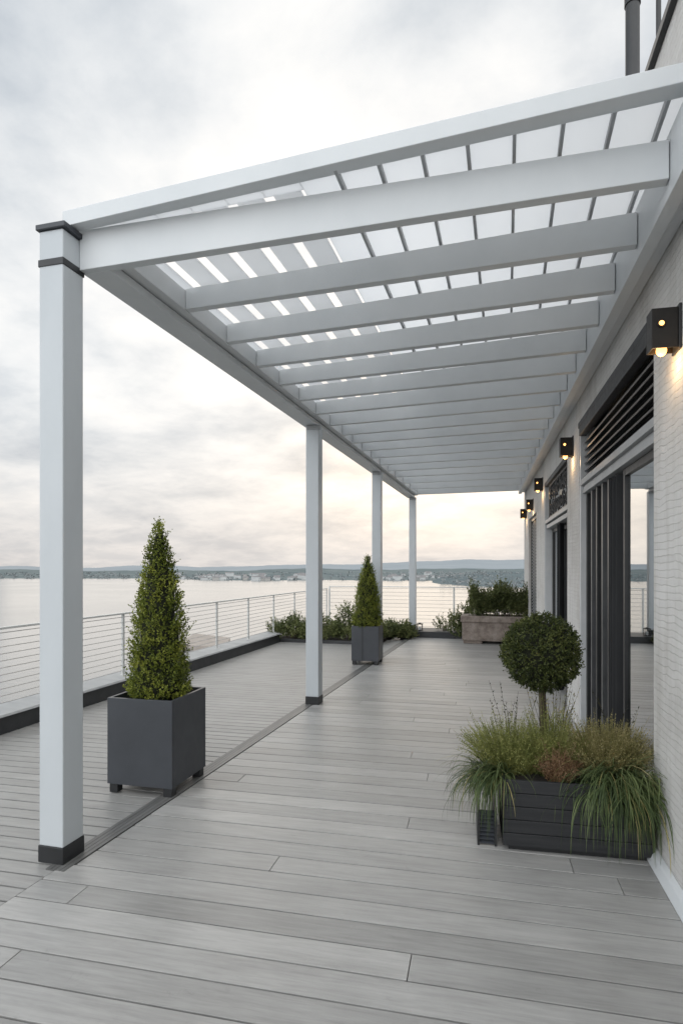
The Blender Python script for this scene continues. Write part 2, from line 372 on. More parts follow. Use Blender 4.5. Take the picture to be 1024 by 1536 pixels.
for k in range(18):
    yl,yr=LY[k],RY[k]
    xr=wloc(yr,.133).x; xl=-1.918 if k else -2.144
    zl0,zr0=(3.095,3.065)
    zl1,zr1=(3.222,3.222)
    if k==0: zl0,zl1=3.043,3.25
    h=.028
    mb=MB(); mb.hexa([(xl,yl-h,zl0),(xr,yr-h,zr0),(xr,yr+h,zr0),(xl,yl+h,zl0),(xl,yl-h,zl1),(xr,yr-h,zr1),(xr,yr+h,zr1),(xl,yl+h,zl1)])
    mb.build('rafter',W,pg,bevel=.003)
# raised front fascia (follows the roof pitch)
def roofz(x): return 3.225+(x+2.15)*.035
xw=wloc(2.5,.02).x
zA,zB=3.238,roofz(xw)-.018
mb=MB(); mb.hexa([(-2.19,2.60,zA),(xw,2.50,zB),(xw,2.585,zB),(-2.19,2.668,zA),(-2.19,2.60,zA+.08),(xw,2.50,zB+.075),(xw,2.585,zB+.075),(-2.19,2.668,zA+.08)])
mb.build('fascia',W,pg,bevel=.003)
# roof blades along Y with ribs under their joints
P=.193; xs=[.61-P*k for k in range(15)]
for k in range(14):
    x1=xs[k]; x0=xs[k+1]
    xm=(x0+x1)/2; opened = xm < -1.0
    if opened:
        ya,yb=2.735,6.3
        mb=MB(); mb.rbox(Vector((xm+.006,(ya+yb)/2,roofz(xm)+.044)),(P-.048,yb-ya,.010),(0,R(4),0)); mb.build('roof_louvre',M['louvre'],pg)
        for (ya,yb) in ((2.60,2.73),(6.305,13.25)):
            mb=MB(); mb.hexa([(x0+.001,ya,roofz(x0)+.03),(x1-.001,ya,roofz(x1)+.03),(x1-.001,yb,roofz(x1)+.03),(x0+.001,yb,roofz(x0)+.03),
                 (x0+.001,ya,roofz(x0)+.04),(x1-.001,ya,roofz(x1)+.04),(x1-.001,yb,roofz(x1)+.04),(x0+.001,yb,roofz(x0)+.04)])
            mb.build('roof_panel',M['panel'],pg)
    else:
        mb=MB(); ys=2.60
        mb.hexa([(x0+.001,2.60,roofz(x0)+.03),(x1-.001,2.60,roofz(x1)+.03),(x1-.001,13.25,roofz(x1)+.03),(x0+.001,13.25,roofz(x0)+.03),
                 (x0+.001,2.60,roofz(x0)+.04),(x1-.001,2.60,roofz(x1)+.04),(x1-.001,13.25,roofz(x1)+.04),(x0+.001,13.25,roofz(x0)+.04)])
        mb.build('roof_panel',M['panel'],pg)
    mb=MB(); mb.box(x1-.0075,x1+.0075,2.60,13.24,roofz(x1)-.002,roofz(x1)+.028); 
    if not opened: mb.build('roof_rib',M['rib'],pg)
mb=MB(); xx=.615
mb.hexa([(xx,2.60,3.36),(.80,2.60,3.36),(.80,13.2,3.36),(xx,13.2,3.36),(xx,2.60,3.37),(.80,2.60,3.37),(.80,13.2,3.37),(xx,13.2,3.37)])
mb.build('flashing',M['panel'],pg)
# ------------------------------------------------------------------ building
bd=thing('terrace_building','white rendered terrace building with dark sliding doors along the right side','building',(WX0,0,0),WA)
S0,S1,HT=-2.0,13.2,4.08
ops=[(3.45,5.90,0,2.81),(6.70,9.05,0,2.68),(10.35,11.95,0,2.39)]
mb=MB(); T=.3; cur=S0
for (a,b,z0,z1) in ops:
    mb.box(0,T,cur,a,-.03,HT); mb.box(0,T,a,b,z1,HT); cur=b
mb.box(0,T,cur,S1,-.03,HT)
mb.box(T,5.0,S1-.3,S1,-.03,HT); mb.box(T,5.0,S0,S0+.3,-.03,HT)
mb.build('wall',M['stucco'],bd)
mb=MB(); mb.box(-.03,.34,S0,S1+.03,HT+.001,HT+.045); mb.build('coping',M['black'],bd,bevel=.004)
mb=MB(); mb.box(T,5,S0+.3,S1-.3,HT-.35,HT-.2); mb.build('roof',M['kerb_dark'],bd)
mb=MB()
mb.box(2.6,2.62,S0+.3,S1-.3,0,HT-.36); mb.box(T+.001,2.6,S0+.3,S1-.3,-.02,0.004); mb.box(T+.001,2.6,S0+.3,S1-.3,3.0,3.05)
mb.build('interior',M['interior'],bd)
mb=MB()
mb.hexa([(-.05,S0,.002),(-.001,S0,.002),(-.001,3.5,.002),(-.05,3.5,.002),(-.03,S0,.055),(-.001,S0,.07),(-.001,3.5,.07),(-.03,3.5,.055)])
mb.build('base_trim',M['white'],bd,bevel=.006)
def curtain(parent,s0,s1,x,z0,z1,seed):
    r=random.Random(seed); mb=MB(); vs=[]; fs=[]; n=int((s1-s0)/.012)
    for i in range(n+1):
        s=s0+(s1-s0)*i/n
        o=.028*math.sin(s*62+1.3*math.sin(s*9))+.012*math.sin(s*27)
        vs += [(x+o,s,z0),(x+o*.9,s,z1)]
    for i in range(n): fs.append((2*i,2*i+2,2*i+3,2*i+1))
    mb.add(vs,fs); return mb.build('curtain',M['curtain'],parent,smooth=True)
def frame(mb,x0,x1,s0,s1,z0,z1,w):
    mb.box(x0,x1,s0,s0+w,z0,z1); mb.box(x0,x1,s1-w,s1,z0,z1)
    mb.box(x0+.002,x1-.002,s0+w,s1-w,z0,z0+w); mb.box(x0+.002,x1-.002,s0+w,s1-w,z1-w,z1)
# door and louvre opening nearest the camera
A,B=ops[0][0],ops[0][1]; Hh=ops[0][3]
mb=MB(); mb.box(.003,.20,B-.06,B-.002,.002,Hh-.004); mb.build('jamb_lining',M['pale_frame'],bd,bevel=.002)
mb=MB(); mb.box(-.012,.16,A+.002,B-.002,Hh-.05,Hh-.002); mb.box(-.012,.05,A+.002,B-.062,Hh-.13,Hh-.05)
mb.build('lintel_trim',M['black'],bd,bevel=.003)
zt=2.16
lv=MB(); lv.box(.13,.15,A+.002,B-.062,zt+.13,Hh-.051); lp=lv.build('louvre_panel',M['black'],bd)
for i in range(6):
    z=zt+.16+i*.064
    mb=MB(); mb.rbox(Vector((.07,(A+B-.06)/2,z)),(.085,B-A-.07,.012),(0,R(-35),0)); mb.build('slat',M['slat'],lp,bevel=.002)
mb=MB(); mb.box(.0,.11,A+.002,B-.062,zt+.07,zt+.12); mb.box(.02,.12,A+.002,B-.062,zt,zt+.05); mb.box(.03,.10,A+.002,B-.062,zt+.05,zt+.07)
mb.build('transom',M['grey_trim'],bd,bevel=.002)
def leaf(s0,s1,x,z1,glass=True,w=.05,mat='black'):
    mb=MB(); frame(mb,x,x+.04,s0,s1,.02,z1,w); d=mb.build('sliding_door',M[mat],bd,bevel=.002)
    if glass:
        mb=MB(); mb.box(x+.018,x+.024,s0+w,s1-w,.02+w,z1-w); mb.build('pane',M['glass'],d)
    return d
leaf(A+.01,A+.16,.045,zt-.002,True,.035,'slat')
leaf(A+.165,A+.98,.06,zt-.003)
leaf(A+.93,A+1.7,.11,zt-.004,mat='slat')
leaf(A+1.6,B-.07,.16,zt-.005)
mb=MB(); mb.box(.04,.26,A+.002,B-.065,.004,.02); mb.build('door_track',M['black'],bd)
curtain(bd,A+1.0,A+1.32,.06,.03,zt-.02,1)
for k in range(5):
    mb=MB(); q=A+1.40+k*.235; mb.box(.05,.09,q,q+.05,.021,zt-.006); mb.build('mullion',M['slat' if k%2 else 'black'],bd,bevel=.002)
# middle opening with the scroll grille
A,B=ops[1][0],ops[1][1]; Hh=ops[1][3]; zt=2.03
mb=MB(); mb.box(.003,.2,B-.06,B-.002,.002,Hh-.004); mb.build('jamb_lining',M['pale_frame'],bd,bevel=.002)
mb=MB(); mb.box(.0,.16,A+.003,B-.003,Hh-.06,Hh-.002); mb.build('lintel_trim',M['black'],bd)
mb=MB(); mb.box(.0,.11,A+.003,B-.063,zt+.07,zt+.115); mb.box(.02,.12,A+.003,B-.063,zt,zt+.05); mb.build('transom',M['grey_trim'],bd,bevel=.002)
gr=MB(); frame(gr,.03,.055,A+.005,B-.3,zt+.12,Hh-.065,.03); gp=gr.build('scroll_grille',M['black'],bd)
def spiral(c,r0,turns,sgn,ph):
    pts=[]
    for i in range(26):
        t=i/25; a=ph+sgn*t*turns*2*math.pi; r=r0*(1-.8*t)
        pts.append((c[0],c[1]+r*math.cos(a),c[2]+r*math.sin(a)))
    return pts
for i in range(8):
    for j in range(2):
        mb=MB(); mb.tube(spiral((.042,A+.15+i*.25,zt+.24+j*.22),.115,1.6,1 if (i+j)%2 else -1,i*1.3),.010,6); mb.build('scroll',M['black'],gp,smooth=True)
mb=MB(); mb.box(.15,.17,A+.003,B-.063,zt+.12,Hh-.065); mb.build('backing_panel',M['pale_frame'],bd)
leaf(A+.01,A+.85,.10,zt-.003)
leaf(A+.77,A+1.57,.15,zt-.005,mat='slat')
leaf(A+1.5,B-.07,.10,zt-.004)
curtain(bd,A+.9,A+1.15,.065,.03,zt-.01,2)
# far opening : lattice screen
A,B=ops[2][0],ops[2][1]; Hh=ops[2][3]
mb=MB(); frame(mb,.04,.08,A+.003,B-.003,.004,Hh-.005,.05); sc=mb.build('lattice_screen',M['black'],bd)
mb=MB(); mid=(A+B)/2
for i in range(40):
    for sgn in (1,-1):
        z=.06+i*.0575
        for (a,b) in ((A+.05,mid),(mid,B-.05)):
            mb.rbox(Vector((.06+.006*sgn,(a+b)/2,z)),(.006,b-a,.018),(R(9*sgn),0,0))
mb.build('lattice',M['grey_trim'],sc)
mb=MB(); mb.box(.12,.14,A+.003,B-.003,.004,Hh-.005); mb.build('backing_panel',M['interior'],bd)

# flues above the wall
def flue(x,s,r,z0,z1,label,joint):
    p=wloc(s,-x,0); t=thing('flue_pipe',label,'pipe',(p.x,p.y,z0))
    mb=MB(); mb.tube([(0,0,0),(0,0,z1-z0)],r,24); mb.build('pipe',M['black'],t,smooth=False)
    if joint:
        mb=MB(); mb.tube([(0,0,joint-z0),(0,0,joint-z0+.10)],r*1.14,24); mb.build('collar',M['black'],t)
        mb=MB(); mb.tube([(0,0,z1-z0-.03),(0,0,z1-z0+.06)],r*1.5,24); mb.build('rain_cap',M['black'],t)
flue(.35,5.46,.055,HT-.2,7.0,'thick black flue pipe rising above the roof with a collar near its top',6.16)
flue(.02,3.44,.0125,HT+.045,5.6,'thin black pipe standing on the wall coping right of the thick flue',0)

# wall lamps
def lamp_proto(label,loc):
    t=thing('wall_lamp',label,'lamp',loc,WA,'box lamps along the facade')
    mb=MB(); w,h,e=.046,.09,.122   # half width along wall, half height, reach
    th=.006
    mb.box(-e,-.012,-w,-w+th,-h,h); mb.box(-e,-.012,w-th,w,-h,h); mb.box(-e,-e+th,-w+th,w-th,-h,h)
    mb.box(-e+th,-.012,-w+th,w-th,h-th,h); mb.box(-e+th,-.012,-w+th,w-th,-.03,-.025)
    mb.build('lamp_box',M['bronze'],t,bevel=.0015)
    mb=MB(); mb.box(-.012,-.001,-w-.012,w+.012,-h-.01,h+.012); mb.build('back_plate',M['black'],t,bevel=.002)
    mb=MB(); mb.sphere((-.07,0,-.088),.023,16,10,0,(1,1,1.15)); mb.tube([(-.07,0,-.031),(-.07,0,-.065)],.014,12); mb.build('bulb',M['bulb'],t,smooth=True)
    mb=MB(); mb.tube([(-.082,-w-.0015,.02),(-.082,-w-.006,.02)],.011,18); mb.build('front_light',M['bulb'],t,smooth=False)
    mb=MB()
    for i in range(18):
        a=2*math.pi*i/18; b=2*math.pi*(i+1)/18
        for (p,q) in ((a,b),):
            pass
    mb.tube([(-.082+.015*math.cos(2*math.pi*i/18),-w-.004,.02+.015*math.sin(2*math.pi*i/18)) for i in range(19)],.004,6); mb.build('light_ring',M['bronze'],t,smooth=True)
    return t
lamps=[(3.05,2.575,'nearest and largest dark bronze box lamp, lit, on the white wall beside the louvred door'),
       (6.30,2.67,'second lit box lamp, on the pier between the two sliding doors'),
       (9.28,2.70,'third lit box lamp, just past the scroll grille'),
       (10.95,2.57,'fourth lit box lamp, above the lattice screen'),
       (12.5,2.55,'smallest, farthest lit box lamp, at the far corner of the building')]
L0=lamp_proto(lamps[0][2],wloc(lamps[0][0],0,lamps[0][1]))
for i,(s,z,lb) in enumerate(lamps):
    if i:
        o=copy_tree(L0); o.location=wloc(s,0,z); o['label']=lb
    ld=bpy.data.lights.new('lamp_glow','POINT'); ld.energy=1.5; ld.color=(1,.66,.33); ld.shadow_soft_size=.03
    lo=bpy.data.objects.new('lamp_glow',ld); C.objects.link(lo); lo.location=wloc(s,.085,z-.15)

# ------------------------------------------------------------------ plants
def rvec(r): 
    while True:
        v=Vector((r.uniform(-1,1),r.uniform(-1,1),r.uniform(-1,1)))
        if .05<v.length<1: return v.normalized()
def leaf_quad(mb,p,d,n,L,w):
    d=d.normalized(); x=d.cross(n)
    if x.length<1e-4: x=d.cross(Vector((.3,.5,.8)))
    x.normalize(); q=p+d*L*.45
    mb.add([p,q+x*w,p+d*L,q-x*w],[(0,1,2,3)])
def sprig(mb,p,axis,L,n,ll,lw,r):
    a=axis.normalized()
    for i in range(n):
        t=(i+.5)/n; q=p+a*L*t
        d=(a*.7+rvec(r)*.9); leaf_quad(mb,q,d,rvec(r),ll*r.uniform(.7,1.2)*(1.1-.3*t),lw*r.uniform(.7,1.2))
def conifer(loc,Hc,Rc,seed,label):
    r=random.Random(seed)
    t=thing('cone_tree',label,'tree',loc)
    mb=MB(); mb.tube([(0,0,-.02),(0,0,Hc*.5),(0,0,Hc*.9)],[.022,.014,.004],8); mb.build('trunk',M['bark'],t,smooth=True)
    mb=MB()
    def prof(u): 
        return Rc*( min(1,(u+.10)/.16)**.6 )*((1-u)**.78)*(1.0+.10*math.sin(u*9+seed))+.006
    vs=[];fs=[]; nu,nv=20,16
    for j in range(nv+1):
        u=j/nv*.93
        for i in range(nu):
            a=2*math.pi*i/nu; q=prof(u)*.74*(1+.10*math.sin(3*a+u*20)); vs.append((q*math.cos(a),q*math.sin(a),u*Hc+.02))
    for j in range(nv):
        for i in range(nu): fs.append((j*nu+i,j*nu+(i+1)%nu,(j+1)*nu+(i+1)%nu,(j+1)*nu+i))
    core=MB().add(vs,fs)
    N=2900
    ph=[r.uniform(0,6.28) for _ in range(6)]
    for k in range(N):
        u=1-math.sqrt(1-r.random()*.985) if r.random()<.8 else r.random()*.98
        a=r.uniform(0,2*math.pi)
        lump=1+.10*math.sin(4*a+ph[0]+u*13)+.09*math.sin(7*a+ph[1]-u*29)+.06*math.sin(11*a+u*47+ph[2])
        rr=prof(u)*lump*r.uniform(.72,1.0)
        p=Vector((rr*math.cos(a),rr*math.sin(a),u*Hc+.02+r.uniform(-.015,.015)))
        out=Vector((math.cos(a),math.sin(a),0)); ax=out*.55+Vector((0,0,1.0))+rvec(r)*.5
        ln=r.uniform(.03,.06)*(1 if r.random()<.9 else 1.7)
        sprig(mb,p,ax,ln,8,.0175,.0050,r)
    for k in range(26):   # loose tip
        sprig(mb,Vector((r.uniform(-.012,.012),r.uniform(-.012,.012),Hc*(.9+.085*r.random()))),Vector((r.uniform(-.3,.3),r.uniform(-.3,.3),1)),.05,9,.018,.005,r)
    o=len(mb.f); mb.add(core.v,core.f,1)
    mb.build('crown',[M['cypress'],M['core']],t)
    return t

def planter(loc,rz,label,s=.42,h=.56,foot=.06,seam=False):
    t=thing('planter',label,'planter',loc,rz)
    a=s/2; w=.022
    mb=MB(); z0,z1=foot,foot+h
    mb.box(-a,a,-a,-a+w,z0,z1); mb.box(-a,a,a-w,a,z0,z1); mb.box(-a,-a+w,-a+w,a-w,z0,z1); mb.box(a-w,a,-a+w,a-w,z0,z1)
    mb.box(-a+w,a-w,-a+w,a-w,z0,z0+.02)
    mb.build('box',M['anthracite'],t,bevel=.0025)
    mb=MB(); vs=[];fs=[];n=10
    for i in range(n+1):
        for j in range(n+1): vs.append((-a+w+(s-2*w)*i/n,-a+w+(s-2*w)*j/n,z1-.05+random.uniform(-.012,.012)))
    for i in range(n):
        for j in range(n): fs.append((i*(n+1)+j,(i+1)*(n+1)+j,(i+1)*(n+1)+j+1,i*(n+1)+j+1))
    mb.add(vs,fs); mb.build('soil',M['soil'],t)
    for sx in (-1,1):
        for sy in (-1,1):
            mb=MB(); cx,cy=sx*(a-.04),sy*(a-.04); mb.box(cx-.03,cx+.03,cy-.03,cy+.03,.001,foot-.001); mb.build('foot',M['black'],t,bevel=.003)
    if seam:
        mb=MB(); mb.box(-.045,-.035,-a-.004,-a-.0005,z0+.004,z1-.004); mb.build('strap',M['black'],t)
    return t
planter((-2.325,3.70,0),R(1.5),'large square anthracite planter on feet beside the front post',.475,.57)
conifer((-2.315,3.69,.575),1.22,.225,3,'tall golden green cone tree in the near square planter')
planter((-2.09,9.17,0),R(2),'far square anthracite planter on feet in front of the third post',.42,.53,.06,True)
conifer((-2.085,9.15,.545),1.10,.245,9,'smaller golden green cone tree in the far square planter')

# slatted planter by the wall
tp=thing('planter_trough','black slatted rectangular planter against the white wall','planter',(.33,3.60,0),R(4))
mb=MB(); hx,hy=.37,.28; n=5
for i in range(n):
    z0=.03+i*.07; z1=z0+.067
    mb.box(-hx,hx,-hy,-hy+.02,z0,z1); mb.box(-hx,hx,hy-.02,hy,z0,z1); mb.box(-hx,-hx+.02,-hy+.02,hy-.02,z0,z1); mb.box(hx-.02,hx,-hy+.02,hy-.02,z0,z1)
mb.box(-hx+.02,hx-.02,-hy+.02,hy-.02,.03,.05)
mb.build('box',M['anthracite_slat'],tp,bevel=.003)
mb=MB(); mb.box(-hx+.03,hx-.03,-hy+.03,hy-.03,.001,.029); mb.build('plinth',M['black'],tp)
mb=MB(); mb.box(-hx+.021,hx-.021,-hy+.021,hy-.021,.30,.345); mb.build('soil',M['soil'],tp)
vg=thing('vent_grille','small black slatted metal vent standing left of the slatted planter','vent',(-.11,3.50,0),R(4))
mb=MB(); mb.box(-.055,-.043,-.17,.19,.001,.19); mb.box(.035,.047,-.17,.19,.001,.19); v0=mb.build('side_plate',M['black'],vg)
for i in range(8):
    mb=MB(); mb.rbox(Vector((-.004,-.155,.02+i*.022)),(.076,.03,.006),(R(25),0,0)); mb.build('slat',M['anthracite'],vg)

# topiary ball
def ball(loc,zc,Rb,seed,label):
    r=random.Random(seed); t=thing('topiary_ball',label,'tree',loc)
    mb=MB()
    mb.tube([(0,0,0),(.006,.004,.2),(-.004,0,zc-Rb*.6)],[.017,.014,.012],8); mb.tube([(.04,.01,0),(.03,.012,.2),(.012,.004,zc-Rb*.6)],[.010,.009,.008],8)
    mb.build('trunk',M['bark'],t,smooth=True)
    mb=MB(); ph=[r.uniform(0,6.28) for _ in range(4)]
    for k in range(3000):
        d=rvec(r); lump=1+.035*math.sin(5*d.x+ph[0])*math.sin(6*d.z+ph[1])+.03*math.sin(11*d.y+9*d.z+ph[2])
        p=Vector((0,0,zc))+d*Rb*lump*r.uniform(.86,.99)
        sprig(mb,p,d+rvec(r)*.6+Vector((0,0,.2)),r.uniform(.014,.034),6,.0145,.0048,r)
    for k in range(70):
        d=rvec(r); p=Vector((0,0,zc))+d*Rb*.97; sprig(mb,p,d+rvec(r)*.5,.045,8,.013,.0045,r)
    c=MB().sphere((0,0,zc),Rb*.84,24,16); mb.add(c.v,c.f,1)
    mb.build('crown',[M['box'],M['core']],t); return t
ball((.19,3.66,.34),.665,.208,5,'clipped dark green ball tree on thin stems in the slatted planter')

def blade(mb,p,az,L,lift,w,r,droop):
    out=Vector((math.cos(az),math.sin(az),0)); side=Vector((-out.y,out.x,0))
    n=8; vs=[]; q=Vector(p); ang=lift; tw=r.uniform(-.5,.5)
    for i in range(n+1):
        t=i/n; ww=w*(1-t)**.6+.0003
        sd=(side+Vector((0,0,tw*t))).normalized()
        vs += [q-sd*ww,q+sd*ww]
        q=q+(out*math.cos(ang)+Vector((0,0,math.sin(ang))))*(L/n); ang=max(-1.5,ang-droop/n*(1.0+.8*t))
    mb.add(vs,[(2*i,2*i+1,2*i+3,2*i+2) for i in range(n)])
def tuft(loc,n,Lm,seed,label,az0,az1,spread=.06,mat='grass',lift=(.5,1.5),droop=(2.0,2.9)):
    r=random.Random(seed); t=thing('grass_clump',label,'plant',loc); mb=MB()
    for k in range(n):
        p=(r.gauss(0,spread),r.gauss(0,spread*.6),r.uniform(-.01,.02))
        n0=len(mb.f); blade(mb,p,r.gauss((az0+az1)/2,(az1-az0)*.34),Lm*r.uniform(.4,1.15),r.uniform(*lift),r.uniform(.0016,.0044),r,r.uniform(*droop))
        if r.random()<.07: mb.m[n0:]=[1]*(len(mb.f)-n0)
    mb.build('blades',[M[mat],M['brown']],t); return t
tuft((-.05,3.44,.33),560,.33,21,'arching green grass clump hanging over the left end of the slatted planter',R(140),R(268),.045,lift=(-.1,1.15),droop=(1.2,2.6))
tuft((.55,3.42,.34),1000,.41,22,'big arching green grass clump hanging over the right end of the slatted planter',R(205),R(385),.07,lift=(-.1,1.25),droop=(1.2,2.7))
def feather(loc,n,rx,ry,h,mat,seed,label,ll=.013,stems=True):
    r=random.Random(seed); t=thing('feathery_plant',label,'plant',loc); mb=MB(); st=MB()
    for k in range(n):
        a=r.uniform(0,6.28); q=math.sqrt(r.random())
        p=Vector((rx*.55*q*math.cos(a),ry*.55*q*math.sin(a),0))
        e=Vector((rx*q*math.cos(a)*1.25+r.gauss(0,.02),ry*q*math.sin(a)*1.25+r.gauss(0,.02),h*r.uniform(.55,.95)*(1-.42*q*q)+(h*.25 if r.random()<.06 else 0)))
        m=(p+e)/2+Vector((0,0,h*.08))
        st.tube([p,m,e],[.0010,.0008,.0005],3,caps=False)
        nl=11
        for i in range(nl):
            tt=.25+.78*i/nl; b=p.lerp(m,tt*2) if tt<.5 else m.lerp(e,tt*2-1)
            leaf_quad(mb,b,(e-p).normalized()*.8+rvec(r),rvec(r),ll*r.uniform(.6,1.4),ll*.16)
    f=mb.build('foliage',M[mat],t); st.build('stem',M[mat],t); return t
feather((.02,3.58,.34),1000,.25,.2,.33,'olive',31,'olive green feathery plant in the left half of the slatted planter')
feather((.27,3.42,.34),260,.10,.09,.21,'rust',32,'reddish rust coloured feathery plant at the front middle of the slatted planter')
feather((.53,3.60,.34),1350,.25,.2,.35,'brown',33,'brown feathery plant mounded in the right half of the slatted planter')
feather((.24,3.55,.34),420,.17,.12,.42,'olive',34,'short olive feathery plant round the stems of the ball tree')
def twigs(loc,n,seed,label,h=.34,spread=.22,mat='twig',leanx=0):
    r=random.Random(seed); t=thing('wispy_plant',label,'plant',loc); mb=MB(); st=MB()
    for k in range(n):
        a=r.uniform(0,6.28); e=Vector((math.cos(a)*spread*r.uniform(.3,1.1)+leanx,math.sin(a)*spread*.6*r.uniform(.3,1),h*r.uniform(.6,1.2)))
        p=Vector((r.uniform(-.05,.05),r.uniform(-.03,.03),0)); m=p.lerp(e,.5)+Vector((0,0,.04))
        st.tube([p,m,e],[.0016,.0012,.0006],4,caps=False)
        for i in range(12):
            tt=.3+.7*i/12; b=p.lerp(m,tt*2) if tt<.5 else m.lerp(e,tt*2-1)
            leaf_quad(mb,b,(e-p).normalized()+rvec(r),rvec(r),.02*r.uniform(.5,1.2),.0035)
    mb.build('foliage',M[mat],t); st.build('stem',M['twig'],t); return t
twigs((.02,3.66,.34),10,41,'dark wispy twigs rising at the left of the ball tree stems',.42,.17)
twigs((.26,3.66,.34),46,42,'pale wispy twigs tangled around the ball tree stems',.42,.15,'brown')
twigs((.60,3.74,.34),9,43,'dark wispy twigs at the wall end of the slatted planter',.42,.15)
# thin stray sprig leaning on the wall
twigs((.66,3.36,.22),4,44,'stray thin sprig leaning out in front of the white wall',.16,.05,'shrub',.10)

def shrub(loc,rx,ry,h,seed,label,n=620,up=.8,ll=.045,group=None,mat='shrub',flat=False):
    r=random.Random(seed); t=thing('shrub',label,'shrub',loc,0,group); mb=MB(); st=MB()
    for k in range(26):
        a=r.uniform(0,6.28); e=Vector((math.cos(a)*rx*r.random()*.8,math.sin(a)*ry*r.random()*.8,h*r.uniform(.3,.55))); st.tube([(e.x*.3,e.y*.3,0),e*.6,e],[.005,.003,.0015],5,caps=False)
    st.build('stem',M['bark'],t)
    for k in range(n):
        d=rvec(r); d.z=abs(d.z)*.95
        q=r.uniform(.12,1.0)**.5
        if flat: d.x=r.uniform(-1,1)
        hh=h*(.80+.14*math.sin(6*d.x+seed)+.1*math.sin(9*d.y+seed*2))
        zz=d.z**(.4 if flat else .8)
        p=Vector((d.x*rx*(1 if flat else q),d.y*ry*q,max(.02,zz*hh*q)))
        sprig(mb,p,Vector((d.x*.6,d.y*.6,up))+rvec(r)*.45,r.uniform(.07,.17),10,ll,ll*.25,r)
    mb.build('foliage',M[mat],t); return t
shrub((-4.22,11.58,.05),.52,.40,.50,51,'low rounded green shrub at the left corner where the kerb ends')
shrub((-3.62,11.6,.05),.50,.40,.50,52,'low green shrub directly behind and left of the second post')
shrub((-3.02,11.65,.05),.44,.40,.72,53,'tallest green shrub of the planting bed, left of the far cone tree')
shrub((-2.52,11.8,.05),.26,.30,.44,54,'small low shrub behind the far square planter')
shrub((-2.18,12.5,0.0),.34,.25,.40,55,'low wild shrub between the third post and the fourth post')
shrub((-1.28,13.2,.11),.26,.18,.38,56,'sparse wispy weed growing behind the dark end kerb',60)
shrub((-.80,12.80,.02),.38,.26,.84,57,'loose green shrub standing at the left end of the stone trough')
st_=thing('stone_trough','weathered brown stone trough planter at the far end of the deck','planter',(.0,12.25,0))
mb=MB()
x0,x1,y0,y1=-.84,.42,-.28,.30
mb.box(x0,x1,y0,y0+.1,.06,.42); mb.box(x0,x1,y1-.1,y1,.06,.42); mb.box(x0,x0+.1,y0+.1,y1-.1,.06,.42); mb.box(x1-.1,x1,y0+.1,y1-.1,.06,.42)
mb.build('trough',M['stone'],st_,bevel=.012)
mb=MB(); mb.box(x0-.03,x1+.02,y0-.03,y0+.12,.421,.54); mb.box(x0-.03,x1+.02,y1-.12,y1+.03,.421,.54); mb.box(x0-.03,x0+.12,y0+.12,y1-.12,.421,.54); mb.box(x1-.12,x1+.02,y0+.12,y1-.12,.421,.54)
mb.build('rim',M['stone'],st_,bevel=.014)
mb=MB(); mb.box(x0+.1,x1-.1,y0+.1,y1-.1,.4,.47); mb.build('soil',M['soil'],st_)
for xx in (x0+.2,x1-.2):
    mb=MB(); mb.box(xx-.18,xx+.18,y0+.03,y1-.03,.001,.059); mb.build('foot',M['stone'],st_,bevel=.008)
shrub((-.10,12.27,.46),.58,.28,.78,58,'dense dark green bush filling the stone trough',2600,1.0,.042,flat=True)
bx=thing('small_lantern','small black box lantern on the dark kerb right of the fourth post','lantern',(-1.80,12.95,.131))
mb=MB(); mb.box(-.06,.06,-.06,.06,0,.015); mb.box(-.06,.06,-.06,.06,.13,.15)
for a in (-.055,.045):
    for b in (-.055,.045): mb.box(a,a+.01,b,b+.01,.015,.13)
mb.box(-.02,.02,-.02,.02,.15,.165); mb.build('cage',M['black'],bx)
mb=MB(); mb.tube([(0,0,.015),(0,0,.08)],.025,12); mb.build('candle',M['pale_frame'],bx)

# ------------------------------------------------------------------ water, hills, far shore
WZ=-18.5
def mk_water():
    m,nt,b=newmat('sea_water')
    v=coords(nt,(1,1,1))
    n1=nd(nt,'ShaderNodeTexNoise',Scale=.35,Detail=8,Roughness=.6); lk(nt,v,n1.inputs['Vector'])
    n2=nd(nt,'ShaderNodeTexNoise',Scale=.012,Detail=3); lk(nt,v,n2.inputs['Vector'])
    b.inputs['Base Color'].default_value=(.12,.13,.135,1); b.inputs['IOR'].default_value=1.4
    mr=nd(nt,'ShaderNodeMapRange'); mr.inputs['To Min'].default_value=.12; mr.inputs['To Max'].default_value=.24; lk(nt,n2.outputs['Fac'],mr.inputs['Value']); lk(nt,mr.outputs['Result'],b.inputs['Roughness'])
    bump(nt,b,n1.outputs['Fac'],.14,.6); return m
M['water']=mk_water()
mb=MB(); mb.add([(-9000,-9000,WZ),(9000,-9000,WZ),(9000,12000,WZ),(-9000,12000,WZ)],[(0,1,2,3)])
struct(mb.build('water',M['water']))
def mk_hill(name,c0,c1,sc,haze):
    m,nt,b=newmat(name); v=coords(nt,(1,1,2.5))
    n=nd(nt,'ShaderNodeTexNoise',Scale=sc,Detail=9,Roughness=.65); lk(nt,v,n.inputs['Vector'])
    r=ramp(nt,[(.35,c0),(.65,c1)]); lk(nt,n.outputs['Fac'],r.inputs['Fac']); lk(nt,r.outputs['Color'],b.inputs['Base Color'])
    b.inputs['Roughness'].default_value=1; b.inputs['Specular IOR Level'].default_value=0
    b.inputs['Emission Color'].default_value=(*haze,1); b.inputs['Emission Strength'].default_value=1.0   # distance haze painted in: the surface itself glows faintly as airlight
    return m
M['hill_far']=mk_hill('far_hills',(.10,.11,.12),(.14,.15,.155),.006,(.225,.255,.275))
M['hill_near']=mk_hill('near_hills',(.05,.06,.055),(.12,.125,.11),.02,(.095,.122,.14))
